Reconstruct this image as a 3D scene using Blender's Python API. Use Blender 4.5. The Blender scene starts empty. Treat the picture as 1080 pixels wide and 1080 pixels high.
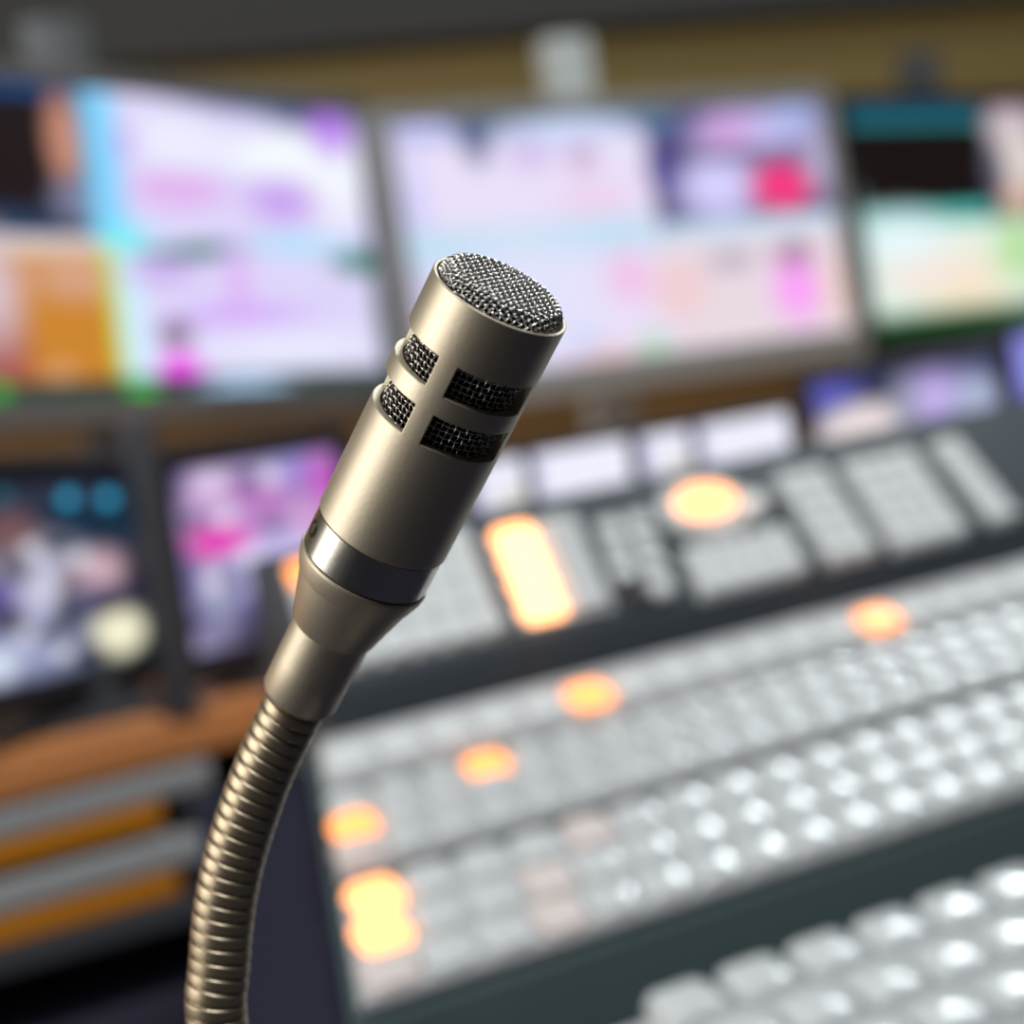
import bpy, bmesh, math, random
import numpy as np
from mathutils import Vector, Matrix, Quaternion
random.seed(7)
SC = bpy.context.scene
COL = SC.collection
PI = math.pi

# ------------------------------------------------------------------ frame of reference
# world: x along the console, y towards the monitor wall, z up; the lens is one metre above the floor plan origin
F_PX = 2000.0
PITCH, ROLL, YAW = math.radians(7.5), math.radians(8.0), math.radians(26.92)
def yawed(v):
    c, s = math.cos(-YAW), math.sin(-YAW)
    return np.array([c*v[0]-s*v[1], s*v[0]+c*v[1], v[2]])
CAM = np.array([0.0, 0.0, 1.0])
_F = np.array([0, math.cos(PITCH), -math.sin(PITCH)]); _R = np.array([1.0, 0, 0]); _U = np.array([0, math.sin(PITCH), math.cos(PITCH)])
FWD = yawed(_F)
RGT = yawed(_R*math.cos(ROLL)-_U*math.sin(ROLL))
UPV = yawed(_U*math.cos(ROLL)+_R*math.sin(ROLL))
def ray(x, y): return FWD+RGT*(x-540)/F_PX-UPV*(y-540)/F_PX
def at_depth(x, y, d): return CAM+ray(x, y)*d
def at_z(x, y, z):
    d = ray(x, y); return CAM+d*((z-1.0)/d[2])
def hit(x, y, P0, N):
    d = ray(x, y); return CAM+d*(((P0-CAM)@N)/(d@N))
def hit_h(x, y, h):
    d = ray(x, y); return CAM+d*(h/d[1])

# ------------------------------------------------------------------ materials
def lin(c):
    c = c/255.0
    return c/12.92 if c <= 0.04045 else ((c+0.055)/1.055)**2.4
def srgb(r, g, b): return (lin(r), lin(g), lin(b), 1.0)

def mat(name, color, rough=0.5, metal=0.0, coat=0.0, noise=0.0, nscale=40.0, bump=0.0, spec=0.5, emit=None, estr=0.0):
    m = bpy.data.materials.new(name); m.use_nodes = True
    nt = m.node_tree; b = nt.nodes['Principled BSDF']
    b.inputs['Base Color'].default_value = color
    b.inputs['Roughness'].default_value = rough
    b.inputs['Metallic'].default_value = metal
    b.inputs['Coat Weight'].default_value = coat
    b.inputs['Coat Roughness'].default_value = 0.08
    b.inputs['Specular IOR Level'].default_value = spec
    if emit:
        b.inputs['Emission Color'].default_value = emit
        b.inputs['Emission Strength'].default_value = estr
    if noise or bump:
        tc = nt.nodes.new('ShaderNodeTexCoord'); n = nt.nodes.new('ShaderNodeTexNoise')
        n.inputs['Scale'].default_value = nscale; n.inputs['Detail'].default_value = 4
        nt.links.new(tc.outputs['Object'], n.inputs['Vector'])
        if noise:
            mx = nt.nodes.new('ShaderNodeMix'); mx.data_type = 'RGBA'
            mx.inputs[6].default_value = tuple(c*(1-noise) for c in color[:3])+(1,)
            mx.inputs[7].default_value = tuple(min(1, c*(1+noise)) for c in color[:3])+(1,)
            nt.links.new(n.outputs['Fac'], mx.inputs[0]); nt.links.new(mx.outputs[2], b.inputs['Base Color'])
        if bump:
            bp = nt.nodes.new('ShaderNodeBump'); bp.inputs['Strength'].default_value = bump; bp.inputs['Distance'].default_value = 0.001
            nt.links.new(n.outputs['Fac'], bp.inputs['Height']); nt.links.new(bp.outputs['Normal'], b.inputs['Normal'])
    return m

def wood(name, c1, c2, scale=(3, 40, 40), rough=0.45):
    m = bpy.data.materials.new(name); m.use_nodes = True
    nt = m.node_tree; b = nt.nodes['Principled BSDF']; b.inputs['Roughness'].default_value = rough
    tc = nt.nodes.new('ShaderNodeTexCoord'); mp = nt.nodes.new('ShaderNodeMapping'); mp.inputs['Scale'].default_value = scale
    n = nt.nodes.new('ShaderNodeTexNoise'); n.inputs['Scale'].default_value = 2.0; n.inputs['Detail'].default_value = 6
    mx = nt.nodes.new('ShaderNodeMix'); mx.data_type = 'RGBA'; mx.inputs[6].default_value = c1; mx.inputs[7].default_value = c2
    nt.links.new(tc.outputs['Object'], mp.inputs['Vector']); nt.links.new(mp.outputs['Vector'], n.inputs['Vector'])
    nt.links.new(n.outputs['Fac'], mx.inputs[0]); nt.links.new(mx.outputs[2], b.inputs['Base Color'])
    return m

def picture_mat():
    m = bpy.data.materials.new('screen_picture'); m.use_nodes = True
    nt = m.node_tree; b = nt.nodes['Principled BSDF']
    b.inputs['Base Color'].default_value = (0.006, 0.006, 0.006, 1); b.inputs['Roughness'].default_value = 0.6; b.inputs['Specular IOR Level'].default_value = 0.15
    a = nt.nodes.new('ShaderNodeAttribute'); a.attribute_name = 'picture'
    nt.links.new(a.outputs['Color'], b.inputs['Emission Color']); b.inputs['Emission Strength'].default_value = 1.0
    return m

M = {
 'champagne': mat('champagne_satin_metal', (0.63, 0.555, 0.43, 1), 0.48, 0.92, noise=0.04, nscale=1500, bump=0.03),
 'neck': mat('bronze_satin_metal', (0.47, 0.385, 0.27, 1), 0.40, 0.92),
 'chrome': mat('polished_steel', (0.50, 0.48, 0.43, 1), 0.24, 1.0, bump=0.02, noise=0.03, nscale=300),
 'wire': mat('grille_wire', (0.72, 0.70, 0.66, 1), 0.22, 1.0),
 'black': mat('black_foam', (0.004, 0.004, 0.005, 1), 0.9, spec=0.1),
 'darkmetal': mat('dark_steel', (0.05, 0.05, 0.05, 1), 0.4, 0.8),
 'bezel_grey': mat('grey_monitor_plastic', (0.29, 0.315, 0.31, 1), 0.5, noise=0.03),
 'bezel_mid': mat('mid_grey_monitor_plastic', (0.15, 0.155, 0.15, 1), 0.5, noise=0.03),
 'bezel_dark': mat('black_monitor_plastic', (0.012, 0.013, 0.016, 1), 0.5),
 'rack_grey': mat('dark_grey_rack_metal', (0.06, 0.063, 0.072, 1), 0.5),
 'charcoal': mat('charcoal_panel', (0.045, 0.055, 0.066, 1), 0.42, noise=0.05, nscale=200),
 'fascia': mat('teal_charcoal_fascia', (0.08, 0.115, 0.12, 1), 0.35),
 'deck': mat('pale_grey_deck', (0.47, 0.47, 0.475, 1), 0.7, noise=0.03, nscale=120),
 'padgrey': mat('light_grey_keypad', (0.66, 0.675, 0.675, 1), 0.6),
 'key': mat('clear_white_key', (0.64, 0.665, 0.67, 1), 0.10, coat=0.6),
 'keymatt': mat('pale_grey_key', (0.70, 0.72, 0.72, 1), 0.55),
 'keydark': mat('dark_maroon_key', (0.02, 0.008, 0.01, 1), 0.4),
 'lit': mat('orange_lit_key', (0.6, 0.3, 0.1, 1), 0.3, emit=(1.0, 0.30, 0.075, 1), estr=2.0),
 'lit_hot': mat('bright_orange_lit_key', (0.6, 0.3, 0.1, 1), 0.3, emit=(1.0, 0.40, 0.15, 1), estr=4.2),
 'lit_warm': mat('warm_orange_lit_cap', (0.6, 0.3, 0.1, 1), 0.3, emit=(1.0, 0.36, 0.13, 1), estr=2.6),
 'knob': mat('satin_steel_knob', (0.88, 0.89, 0.88, 1), 0.35, 0.25),
 'lit_dim': mat('faint_orange_lit_key', (0.68, 0.62, 0.60, 1), 0.3, emit=(1.0, 0.45, 0.25, 1), estr=0.04),
 'navy': mat('dark_navy_desk', (0.010, 0.010, 0.024, 1), 0.7, spec=0.25, noise=0.1, nscale=60),
 'wood': wood('orange_wood', (0.58, 0.22, 0.07, 1), (0.68, 0.28, 0.10, 1)),
 'woodinset': wood('amber_wood', (0.58, 0.20, 0.010, 1), (0.70, 0.26, 0.016, 1)),
 'wallwood': wood('olive_wood_panelling', (0.27, 0.19, 0.065, 1), (0.32, 0.225, 0.08, 1), scale=(1.5, 20, 20), rough=0.6),
 'rail': mat('grey_rail_metal', (0.46, 0.47, 0.48, 1), 0.40, 0.15, noise=0.05),
 'post': mat('pale_grey_post', (0.70, 0.74, 0.72, 1), 0.4, 0.1),
 'post_dark': mat('grey_post', (0.11, 0.115, 0.12, 1), 0.45, 0.2),
 'soffit': mat('dark_grey_soffit', (0.06, 0.056, 0.052, 1), 0.8),
 'wall': mat('grey_wall_paint', (0.045, 0.043, 0.042, 1), 0.9, noise=0.05, nscale=6),
 'floor': mat('dark_carpet', (0.03, 0.03, 0.035, 1), 0.95, noise=0.3, nscale=300),
 'ceil': mat('grey_ceiling_tile', (0.09, 0.09, 0.088, 1), 0.9),
 'picture': picture_mat(),
}

# ------------------------------------------------------------------ object helpers
def link(name, me, m=None, parent=None, smooth=None):
    o = bpy.data.objects.new(name, me); COL.objects.link(o)
    if m is not None:
        if not me.materials: me.materials.append(m)
    if parent: o.parent = parent
    if smooth:
        for p in me.polygons: p.use_smooth = True
        if smooth < 3: me.set_sharp_from_angle(angle=smooth)
    return o
def from_bm(name, bm, m, parent=None, smooth=None):
    bmesh.ops.recalc_face_normals(bm, faces=bm.faces)
    me = bpy.data.meshes.new(name); bm.to_mesh(me); bm.free()
    return link(name, me, m, parent, smooth)
def tag(o, label=None, cat=None, group=None, kind=None):
    if label: o['label'] = label
    if cat: o['category'] = cat
    if group: o['group'] = group
    if kind: o['kind'] = kind
    return o
def thing(name, label, cat, mtx, group=None):
    o = bpy.data.objects.new(name, None); COL.objects.link(o)
    o.matrix_world = mtx if isinstance(mtx, Matrix) else Matrix.Translation(Vector(mtx))
    o.empty_display_size = 0.01
    return tag(o, label, cat, group)
def add_box(bm, c, s, rot=None, bevel=0.0, seg=2):
    r = bmesh.ops.create_cube(bm, size=1.0)
    vs = r['verts']
    for v in vs: v.co = Vector((v.co.x*s[0], v.co.y*s[1], v.co.z*s[2]))
    if bevel:
        es = list({e for v in vs for e in v.link_edges})
        b = bmesh.ops.bevel(bm, geom=es, offset=bevel, segments=seg, affect='EDGES', profile=0.6)
        vs = list({v for f in b['faces'] for v in f.verts} | {v for v in vs if v.is_valid})
    for v in vs:
        if rot is not None: v.co = rot @ v.co
        v.co += Vector(c)
    return vs
def box(name, c, s, m, parent=None, bevel=0.0, rot=None, smooth=None):
    bm = bmesh.new(); add_box(bm, c, s, rot, bevel); return from_bm(name, bm, m, parent, smooth or (0.6 if bevel else None))
def cyl(bm, a, b, r, n=24, r2=None, caps=True):
    a, b = Vector(a), Vector(b); d = (b-a); q = d.normalized().to_track_quat('Z', 'Y')
    r2 = r if r2 is None else r2
    A = [bm.verts.new(a+q@Vector((r*math.cos(2*PI*k/n), r*math.sin(2*PI*k/n), 0))) for k in range(n)]
    B = [bm.verts.new(b+q@Vector((r2*math.cos(2*PI*k/n), r2*math.sin(2*PI*k/n), 0))) for k in range(n)]
    for k in range(n): bm.faces.new((A[k], A[(k+1) % n], B[(k+1) % n], B[k]))
    if caps: bm.faces.new(A[::-1]); bm.faces.new(B)
def lathe(bm, prof, n=96):
    """prof: list of (r, z) from one end to the other; r==0 ends close"""
    rings = []
    for r, z in prof:
        if r <= 1e-9: rings.append([bm.verts.new((0, 0, z))])
        else: rings.append([bm.verts.new((r*math.cos(2*PI*k/n), r*math.sin(2*PI*k/n), z)) for k in range(n)])
    for A, B in zip(rings, rings[1:]):
        for k in range(n):
            k2 = (k+1) % n
            if len(A) == 1 and len(B) == 1: continue
            if len(A) == 1: bm.faces.new((A[0], B[k2], B[k]))
            elif len(B) == 1: bm.faces.new((A[k], A[k2], B[0]))
            else: bm.faces.new((A[k], A[k2], B[k2], B[k]))
def tube_np(paths, r, n=6):
    """swept tubes along polylines -> verts, faces"""
    V, Fc = [], []
    for P in paths:
        P = np.asarray(P, float); T = np.gradient(P, axis=0); T /= np.linalg.norm(T, axis=1)[:, None]+1e-12
        ref = np.array([0, 0, 1.0]) if abs(T[0][2]) < 0.8 else np.array([1.0, 0, 0])
        nrm = np.cross(T[0], ref); nrm /= np.linalg.norm(nrm)
        base = len(V)
        for i in range(len(P)):
            nrm = nrm-T[i]*(nrm@T[i]); nrm /= np.linalg.norm(nrm)+1e-12
            bn = np.cross(T[i], nrm)
            for k in range(n):
                a = 2*PI*k/n; V.append(P[i]+r*(nrm*math.cos(a)+bn*math.sin(a)))
        for i in range(len(P)-1):
            for k in range(n):
                k2 = (k+1) % n
                Fc.append((base+i*n+k, base+i*n+k2, base+(i+1)*n+k2, base+(i+1)*n+k))
    return V, Fc
def from_py(name, V, Fc, m, parent=None, smooth=None):
    me = bpy.data.meshes.new(name); me.from_pydata([tuple(v) for v in V], [], [tuple(f) for f in Fc]); me.validate()
    return link(name, me, m, parent, smooth)
def rounded_ring(w, d, r, z, seg=3):
    pts = []
    for cx, cy, a0 in ((w/2-r, d/2-r, 0), (-w/2+r, d/2-r, 90), (-w/2+r, -d/2+r, 180), (w/2-r, -d/2+r, 270)):
        for k in range(seg+1):
            a = math.radians(a0+90*k/seg); pts.append((cx+r*math.cos(a), cy+r*math.sin(a), z))
    return pts
def loft(bm, rings, cap0=True, cap1=True):
    R = [[bm.verts.new(p) for p in ring] for ring in rings]
    for A, B in zip(R, R[1:]):
        n = len(A)
        for k in range(n): bm.faces.new((A[k], A[(k+1) % n], B[(k+1) % n], B[k]))
    if cap0: bm.faces.new(R[0][::-1])
    if cap1: bm.faces.new(R[-1])
def keycap_mesh(name, w, d, h, dome, m, r=None):
    """moulded key: skirt, rounded shoulder, domed top"""
    r = r or min(w, d)*0.22
    bm = bmesh.new()
    rings = [rounded_ring(w, d, r, 0), rounded_ring(w*0.96, d*0.96, r, h*0.75), rounded_ring(w*0.9, d*0.9, r*0.95, h)]
    for s in (0.78, 0.62, 0.45, 0.28, 0.12):
        rings.append(rounded_ring(w*0.9*s, d*0.9*s, r*0.95*s, h+dome*(1-s*s)))
    loft(bm, rings, False, True)
    bmesh.ops.recalc_face_normals(bm, faces=bm.faces)
    me = bpy.data.meshes.new(name); bm.to_mesh(me); bm.free(); me.materials.append(m)
    for p in me.polygons: p.use_smooth = True
    return me

# ------------------------------------------------------------------ the room
X0, X1, Y0, Y1, ZC = -2.0, 3.2, -1.9, 2.12, 2.6
def plank(name, c, s, m): return tag(box(name, c, s, m), kind='structure')
plank('floor', ((X0+X1)/2, (Y0+Y1)/2, -0.05), (X1-X0+0.2, Y1-Y0+0.2, 0.1), M['floor'])
plank('ceiling', ((X0+X1)/2, (Y0+Y1)/2, ZC+0.05), (X1-X0+0.2, Y1-Y0+0.2, 0.1), M['ceil'])
plank('wall_back', ((X0+X1)/2, Y1+0.05, ZC/2), (X1-X0+0.2, 0.1, ZC), M['wallwood'])
plank('wall_front', ((X0+X1)/2, Y0-0.05, ZC/2), (X1-X0+0.2, 0.1, ZC), M['wall'])
plank('wall_left', (X0-0.05, (Y0+Y1)/2, ZC/2), (0.1, Y1-Y0, ZC), M['wall'])
plank('wall_right', (X1+0.05, (Y0+Y1)/2, ZC/2), (0.1, Y1-Y0, ZC), M['wall'])
SOF = 1.275
M['wainscot'] = wood('brown_wood_wainscot', (0.22, 0.105, 0.03, 1), (0.28, 0.14, 0.045, 1), scale=(1.5, 20, 20), rough=0.6)
plank('trim_2', ((X0+X1)/2, Y1-0.008, 0.465), (X1-X0, 0.016, 0.93), M['wainscot'])
plank('trim_1', ((X0+X1)/2, Y1-0.015, (SOF+ZC)/2), (X1-X0, 0.03, ZC-SOF), M['soffit'])

# ------------------------------------------------------------------ screens and monitors
def blend(img, mask, c):
    c = np.array(srgb(*c)[:3]); img += (c-img)*mask[..., None]
class Picture:
    """the picture a screen shows, painted on a fine mesh grid; positions in screen units 0..1 (x right, y down)"""
    def __init__(s, nx, ny, base):
        s.nx, s.ny = nx, ny
        s.x, s.y = np.meshgrid(np.linspace(0, 1, nx), np.linspace(0, 1, ny))
        s.img = np.zeros((ny, nx, 3))+np.array(srgb(*base)[:3])
    def rect(s, x0, y0, x1, y1, c, soft=0.015):
        sm = lambda t: np.clip(t/soft+0.5, 0, 1)
        blend(s.img, sm(s.x-x0)*sm(x1-s.x)*sm(s.y-y0)*sm(y1-s.y), c)
    def blob(s, cx, cy, rx, ry, c, soft=0.35):
        d = np.sqrt(((s.x-cx)/rx)**2+((s.y-cy)/ry)**2)
        blend(s.img, np.clip((1+soft-d)/(2*soft), 0, 1), c)

def add_screen(name, w, h, pic, parent, y=0.0, label=None, cx=0.0, cz=0.0):
    nx, ny = pic.nx, pic.ny
    V = [(cx+(pic.x[j, i]-0.5)*w, y, cz+(0.5-pic.y[j, i])*h) for j in range(ny) for i in range(nx)]
    Fc = [(j*nx+i, (j+1)*nx+i, (j+1)*nx+i+1, j*nx+i+1) for j in range(ny-1) for i in range(nx-1)]
    me = bpy.data.meshes.new(name); me.from_pydata(V, [], Fc)
    at = me.attributes.new('picture', 'FLOAT_COLOR', 'POINT')
    col = np.ones((nx*ny, 4), np.float32); col[:, :3] = pic.img.reshape(-1, 3)
    at.data.foreach_set('color', col.ravel())
    o = link(name, me, M['picture'], parent)
    if label: o['label'] = label
    return o
def mon_matrix(c, yaw, tilt, roll):
    R = (Matrix.Rotation(math.radians(yaw), 4, 'Z') @ Matrix.Rotation(math.radians(tilt), 4, 'X') @ Matrix.Rotation(math.radians(roll), 4, 'Y'))
    return Matrix.Translation(Vector(yawed(c-np.array([0, 0, 0])))) @ R
class Pix:
    """turns where a picture detail is seen into its place on that screen"""
    def __init__(s, mtx, w, h): s.m, s.w, s.h = mtx, w, h; s.inv = mtx.inverted(); s.N = np.array(mtx.to_3x3() @ Vector((0, -1, 0))); s.P = np.array(mtx.translation)
    def __call__(s, x, y):
        q = s.inv @ Vector(hit(x, y, s.P, s.N)); return q.x/s.w+0.5, 0.5-q.z/s.h
    def rect(s, pic, x0, y0, x1, y1, c, soft=0.02):
        a, b = s(x0, y0), s(x1, y1); pic.rect(a[0], a[1], b[0], b[1], c, soft)
    def blob(s, pic, x, y, rx, ry, c, soft=0.35):
        a = s(x, y); e, f = s(x+rx, y), s(x, y+ry); pic.blob(a[0], a[1], abs(e[0]-a[0]), abs(f[1]-a[1]), c, soft)
def frame_bm(w, h, b, bb, depth, rad=0.012):
    """monitor bezel: rounded outer outline, raised front lip, recessed screen opening"""
    bm = bmesh.new()
    W, H = w+2*b, h+b+bb; dz = (b-bb)/2
    def ring(ww, hh, r, y, z0):
        return [(p[0], y, p[1]+z0) for p in rounded_ring(ww, hh, r, 0, 4)]
    loft(bm, [ring(W*0.9, H*0.86, rad, depth, dz), ring(W, H, rad, depth*0.45, dz), ring(W, H, rad, 0.004, dz), ring(W-0.006, H-0.006, rad*0.8, -0.004, dz),
              ring(w+0.004, h+0.004, 0.003, -0.004, 0), ring(w, h, 0.002, 0.002, 0)], True, False)
    return bm
def monitor(name, label, mtx, w, h, b, bb, depth, pic, fm, postm, post_px, post_top, group, post_r=0.03, slabel=None):
    """a flat screen on a floor post behind it"""
    nrm = np.array(mtx.to_3x3() @ Vector((0, 1, 0))); pp = np.array(mtx.translation)+nrm*(depth+0.05)
    hp = hit(post_px[0], post_px[1], pp, nrm)
    base = Vector((hp[0], hp[1], 0.0)); post_top = hp[2]; post_x = (mtx.inverted() @ Vector(hp)).x
    loc = Matrix.Translation(base)
    t = thing(name, label, 'monitor', loc, group)
    head = from_bm('bezel', frame_bm(w, h, b, bb, depth), fm, t, 0.5)
    head.matrix_local = loc.inverted() @ mtx
    s = add_screen('screen', w, h, pic, head, 0.001, slabel)
    arm = bmesh.new(); add_box(arm, (post_x, depth+0.015, 0.0), (0.10, 0.05, 0.10), None, 0.004)
    a = from_bm('mount_plate', arm, M['rack_grey'], head, 0.5)
    bm = bmesh.new(); add_box(bm, (0, 0.02, post_top/2), (post_r*2, 0.03, post_top), None, 0.004)
    from_bm('mount_post', bm, postm, t, 0.5)
    bm = bmesh.new(); add_box(bm, (0, 0, 0.01), (0.28, 0.24, 0.02), None, 0.004)
    from_bm('foot_plate', bm, M['rack_grey'], t, 0.5)
    return t

YD = math.degrees(YAW)
# --- left
mtx = mon_matrix(np.array([-.2725, 1.5708, 1.0565]), 48.06-YD, -4.15, 6.03); w, h = .5294, .2478
p = Picture(150, 80, (222, 214, 250)); q = Pix(mtx, w, h)
q.rect(p, -200, 60, 118, 250, (26, 14, 16)); q.rect(p, -200, 60, 88, 103, (22, 82, 142), .05)
q.blob(p, 68, 148, 17, 48, (200, 140, 118)); q.blob(p, 80, 212, 24, 26, (120, 122, 150)); q.rect(p, -200, 212, 60, 243, (42, 62, 96), .05)
q.rect(p, -200, 238, 120, 247, (30, 172, 160))
q.rect(p, -200, 250, 134, 415, (205, 134, 46)); q.rect(p, -200, 250, 130, 270, (226, 214, 190), .04); q.blob(p, 85, 292, 48, 22, (216, 164, 134), .6)
q.blob(p, -2, 385, 34, 52, (168, 84, 84), .6); q.blob(p, -8, 305, 26, 50, (216, 196, 206), .7); q.blob(p, 66, 400, 12, 14, (228, 170, 128), .8)
ax, ay = q(108, 100); bx, by = q(140, 415)
p.rect(ax-.045, 0, ax+.02, .50, (132, 212, 255), .03); p.rect(ax-.035, .5, ax-.012, 1, (186, 222, 60), .02); p.rect(ax-.012, .48, ax+.03, 1, (206, 240, 255), .02)
q.blob(p, 135, 250, 25, 14, (120, 240, 250), .6)
q.blob(p, 190, 150, 45, 28, (236, 238, 255), .5); q.blob(p, 190, 200, 48, 20, (226, 182, 240), .3); q.blob(p, 310, 168, 68, 24, (246, 252, 255), .4); q.blob(p, 345, 195, 40, 40, (244, 248, 255), .6)
q.blob(p, 300, 212, 34, 22, (200, 160, 240), .6); q.blob(p, 330, 122, 50, 14, (60, 92, 122), .5); q.blob(p, 250, 108, 60, 10, (90, 110, 150), .6); q.blob(p, 348, 138, 20, 24, (188, 126, 240), .6)
q.blob(p, 132, 150, 8, 12, (200, 160, 240), .8)
q.rect(p, 150, 254, 400, 262, (170, 228, 250), .02); q.blob(p, 225, 262, 36, 7, (36, 130, 116), .6); q.blob(p, 190, 268, 40, 6, (60, 110, 110), .6); q.blob(p, 378, 276, 26, 13, (20, 126, 104), .5); q.blob(p, 316, 258, 46, 12, (180, 226, 252), .6)
q.blob(p, 262, 334, 62, 12, (208, 160, 250), .6); q.blob(p, 252, 300, 12, 40, (222, 178, 246), .8); q.blob(p, 310, 370, 90, 26, (232, 232, 255), .6); q.blob(p, 172, 288, 34, 10, (200, 168, 240), .7)
q.blob(p, 193, 394, 24, 22, (252, 72, 248), .35); q.blob(p, 187, 352, 18, 14, (128, 106, 128), .4)
q.rect(p, -200, 412, 420, 440, (26, 66, 58), .03); q.blob(p, 262, 412, 46, 14, (172, 216, 252), .4); q.blob(p, 152, 415, 15, 13, (20, 208, 44), .5); q.blob(p, 0, 412, 10, 9, (20, 190, 44), .5)
q.blob(p, 408, 330, 10, 60, (40, 140, 60), .8)
monitor('multiview_monitor', 'grey-framed multi-picture monitor on the left, showing an orange picture and a dark one', mtx, w, h, .017, .026, .05, p, M['bezel_mid'], M['post_dark'], (58, 18), 1.24,
        None, 0.03, 'four lit pictures, orange at lower left')
# --- middle
mtx = mon_matrix(np.array([.1491, 1.7662, 1.0085]), 28.47-YD, -5.63, 2.16); w, h = .4672, .2242
p = Picture(150, 80, (234, 224, 250)); q = Pix(mtx, w, h)
q.rect(p, 400, 90, 870, 122, (110, 140, 170), .08); q.rect(p, 405, 90, 424, 400, (62, 104, 124), .04)
q.blob(p, 450, 135, 32, 12, (200, 200, 255), .6); q.blob(p, 502, 150, 14, 22, (78, 92, 136), .6); q.blob(p, 500, 128, 26, 9, (80, 100, 130), .6); q.blob(p, 560, 162, 22, 14, (206, 186, 232), .8); q.blob(p, 614, 162, 12, 16, (196, 160, 196), .9)
q.blob(p, 600, 135, 50, 14, (206, 220, 252), .7); q.blob(p, 630, 212, 34, 18, (238, 208, 236), .8); q.blob(p, 440, 240, 14, 70, (206, 206, 250), .8)
q.rect(p, 420, 246, 690, 262, (196, 224, 244), .05)
q.rect(p, 676, 112, 900, 236, (78, 70, 122), .03)
q.blob(p, 800, 138, 60, 24, (198, 190, 240), .5); q.blob(p, 768, 142, 22, 18, (214, 160, 222), .8); q.blob(p, 690, 128, 22, 10, (90, 130, 160), .6); q.blob(p, 838, 122, 22, 14, (170, 184, 236), .6)
q.blob(p, 758, 196, 40, 34, (214, 208, 255), .45); q.blob(p, 702, 176, 16, 16, (70, 70, 150), .7); q.blob(p, 826, 196, 32, 24, (248, 58, 130), .35); q.blob(p, 770, 162, 60, 5, (90, 80, 110), .8); q.blob(p, 866, 170, 16, 30, (190, 180, 214), .6)
q.rect(p, 655, 112, 680, 380, (184, 230, 252), .03)
q.rect(p, 690, 238, 900, 256, (200, 222, 240), .05)
q.rect(p, 694, 258, 910, 372, (234, 218, 228), .05)
q.blob(p, 716, 304, 26, 26, (242, 204, 206), .8); q.blob(p, 842, 302, 24, 34, (252, 160, 250), .5); q.blob(p, 838, 266, 18, 12, (150, 110, 140), .7); q.blob(p, 772, 274, 22, 10, (178, 168, 184), .8); q.blob(p, 890, 305, 20, 30, (240, 208, 200), .8)
q.blob(p, 662, 292, 22, 22, (244, 188, 230), .8); q.blob(p, 618, 360, 20, 12, (196, 216, 255), .8); q.blob(p, 690, 368, 14, 16, (170, 226, 180), .8); q.blob(p, 640, 372, 30, 8, (240, 200, 200), .9)
q.blob(p, 560, 300, 60, 50, (224, 228, 252), .8)
monitor('multiview_monitor', 'grey-framed multi-picture monitor directly behind the microphone head, full of lavender pictures', mtx, w, h, .017, .031, .05, p, M['bezel_grey'], M['post'], (603, 36), 1.24,
        None, 0.024, 'four pale lavender and pink pictures')
# --- right
mtx = mon_matrix(CAM+(np.array([.5513, 2.0145, .9794])-CAM)*1.04, 36.23-YD, -4.64, 3.21); w, h = .4196*1.04, .2305*1.04
p = Picture(130, 76, (226, 244, 232)); q = Pix(mtx, w, h)
q.rect(p, 880, 90, 1200, 222, (22, 64, 70), .02); q.rect(p, 880, 90, 1030, 129, (26, 76, 104), .04)
q.rect(p, 886, 128, 1036, 133, (40, 150, 150), .02); q.rect(p, 893, 133, 1048, 228, (20, 10, 10), .01)
q.rect(p, 1040, 100, 1200, 225, (120, 112, 130), .03); q.blob(p, 1068, 134, 24, 20, (214, 198, 206), .5); q.blob(p, 1076, 172, 22, 26, (236, 226, 218), .6); q.blob(p, 1052, 180, 10, 22, (90, 84, 110), .8); q.blob(p, 1076, 208, 14, 12, (246, 196, 170), .7)
q.rect(p, 1030, 100, 1200, 110, (110, 30, 50), .03)
q.rect(p, 895, 224, 1046, 229, (90, 200, 190), .03)
q.blob(p, 1020, 300, 40, 30, (248, 228, 192), .8); q.blob(p, 980, 285, 50, 20, (248, 232, 224), .8); q.blob(p, 1078, 262, 24, 30, (178, 224, 150), .7); q.blob(p, 950, 250, 40, 22, (232, 250, 255), .8); q.blob(p, 910, 270, 10, 50, (190, 226, 226), .8)
q.rect(p, 890, 338, 1200, 370, (22, 84, 32), .06)
monitor('multiview_monitor', 'black-framed multi-picture monitor at the right edge, showing a black picture over a mint one', mtx, w, h, .012, .034, .05, p, M['bezel_dark'], M['post_dark'], (978, 52), 1.235,
        None, 0.022, 'black picture above a pale mint one')

# ------------------------------------------------------------------ console planes
def vec_plane(tilt):
    t = math.radians(tilt); V = np.array([0, math.cos(t), math.sin(t)]); return V, np.array([0, -math.sin(t), math.cos(t)])
UX = np.array([1.0, 0, 0]); ZZ = np.array([0, 0, 1.0])
DESK = 0.73
V1, N1 = vec_plane(22); P1 = at_z(700, 970, 0.775)
ORG = hit(381, 1072, P1, N1)
def low(px, py):
    P = hit(px, py, P1+N1*0.006, N1)-ORG; return P@UX, P@V1
def lowP(u, v, n=0.0): return ORG+UX*u+V1*v+N1*n
ROT1 = Matrix(((1, 0, 0), (0, V1[1], N1[1]), (0, V1[2], N1[2])))
VT = 0.1433                       # depth of the sloping deck
SK = 0.336                        # its left end runs at a slant
UR = 0.62
EDGE = lowP(0, VT)
RISE, SET = 0.0185, 0.006
V2, N2 = vec_plane(40); P2 = EDGE+ZZ*RISE+np.array([0, SET, 0])
ROT2 = Matrix(((1, 0, 0), (0, V2[1], N2[1]), (0, V2[2], N2[2])))
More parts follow.
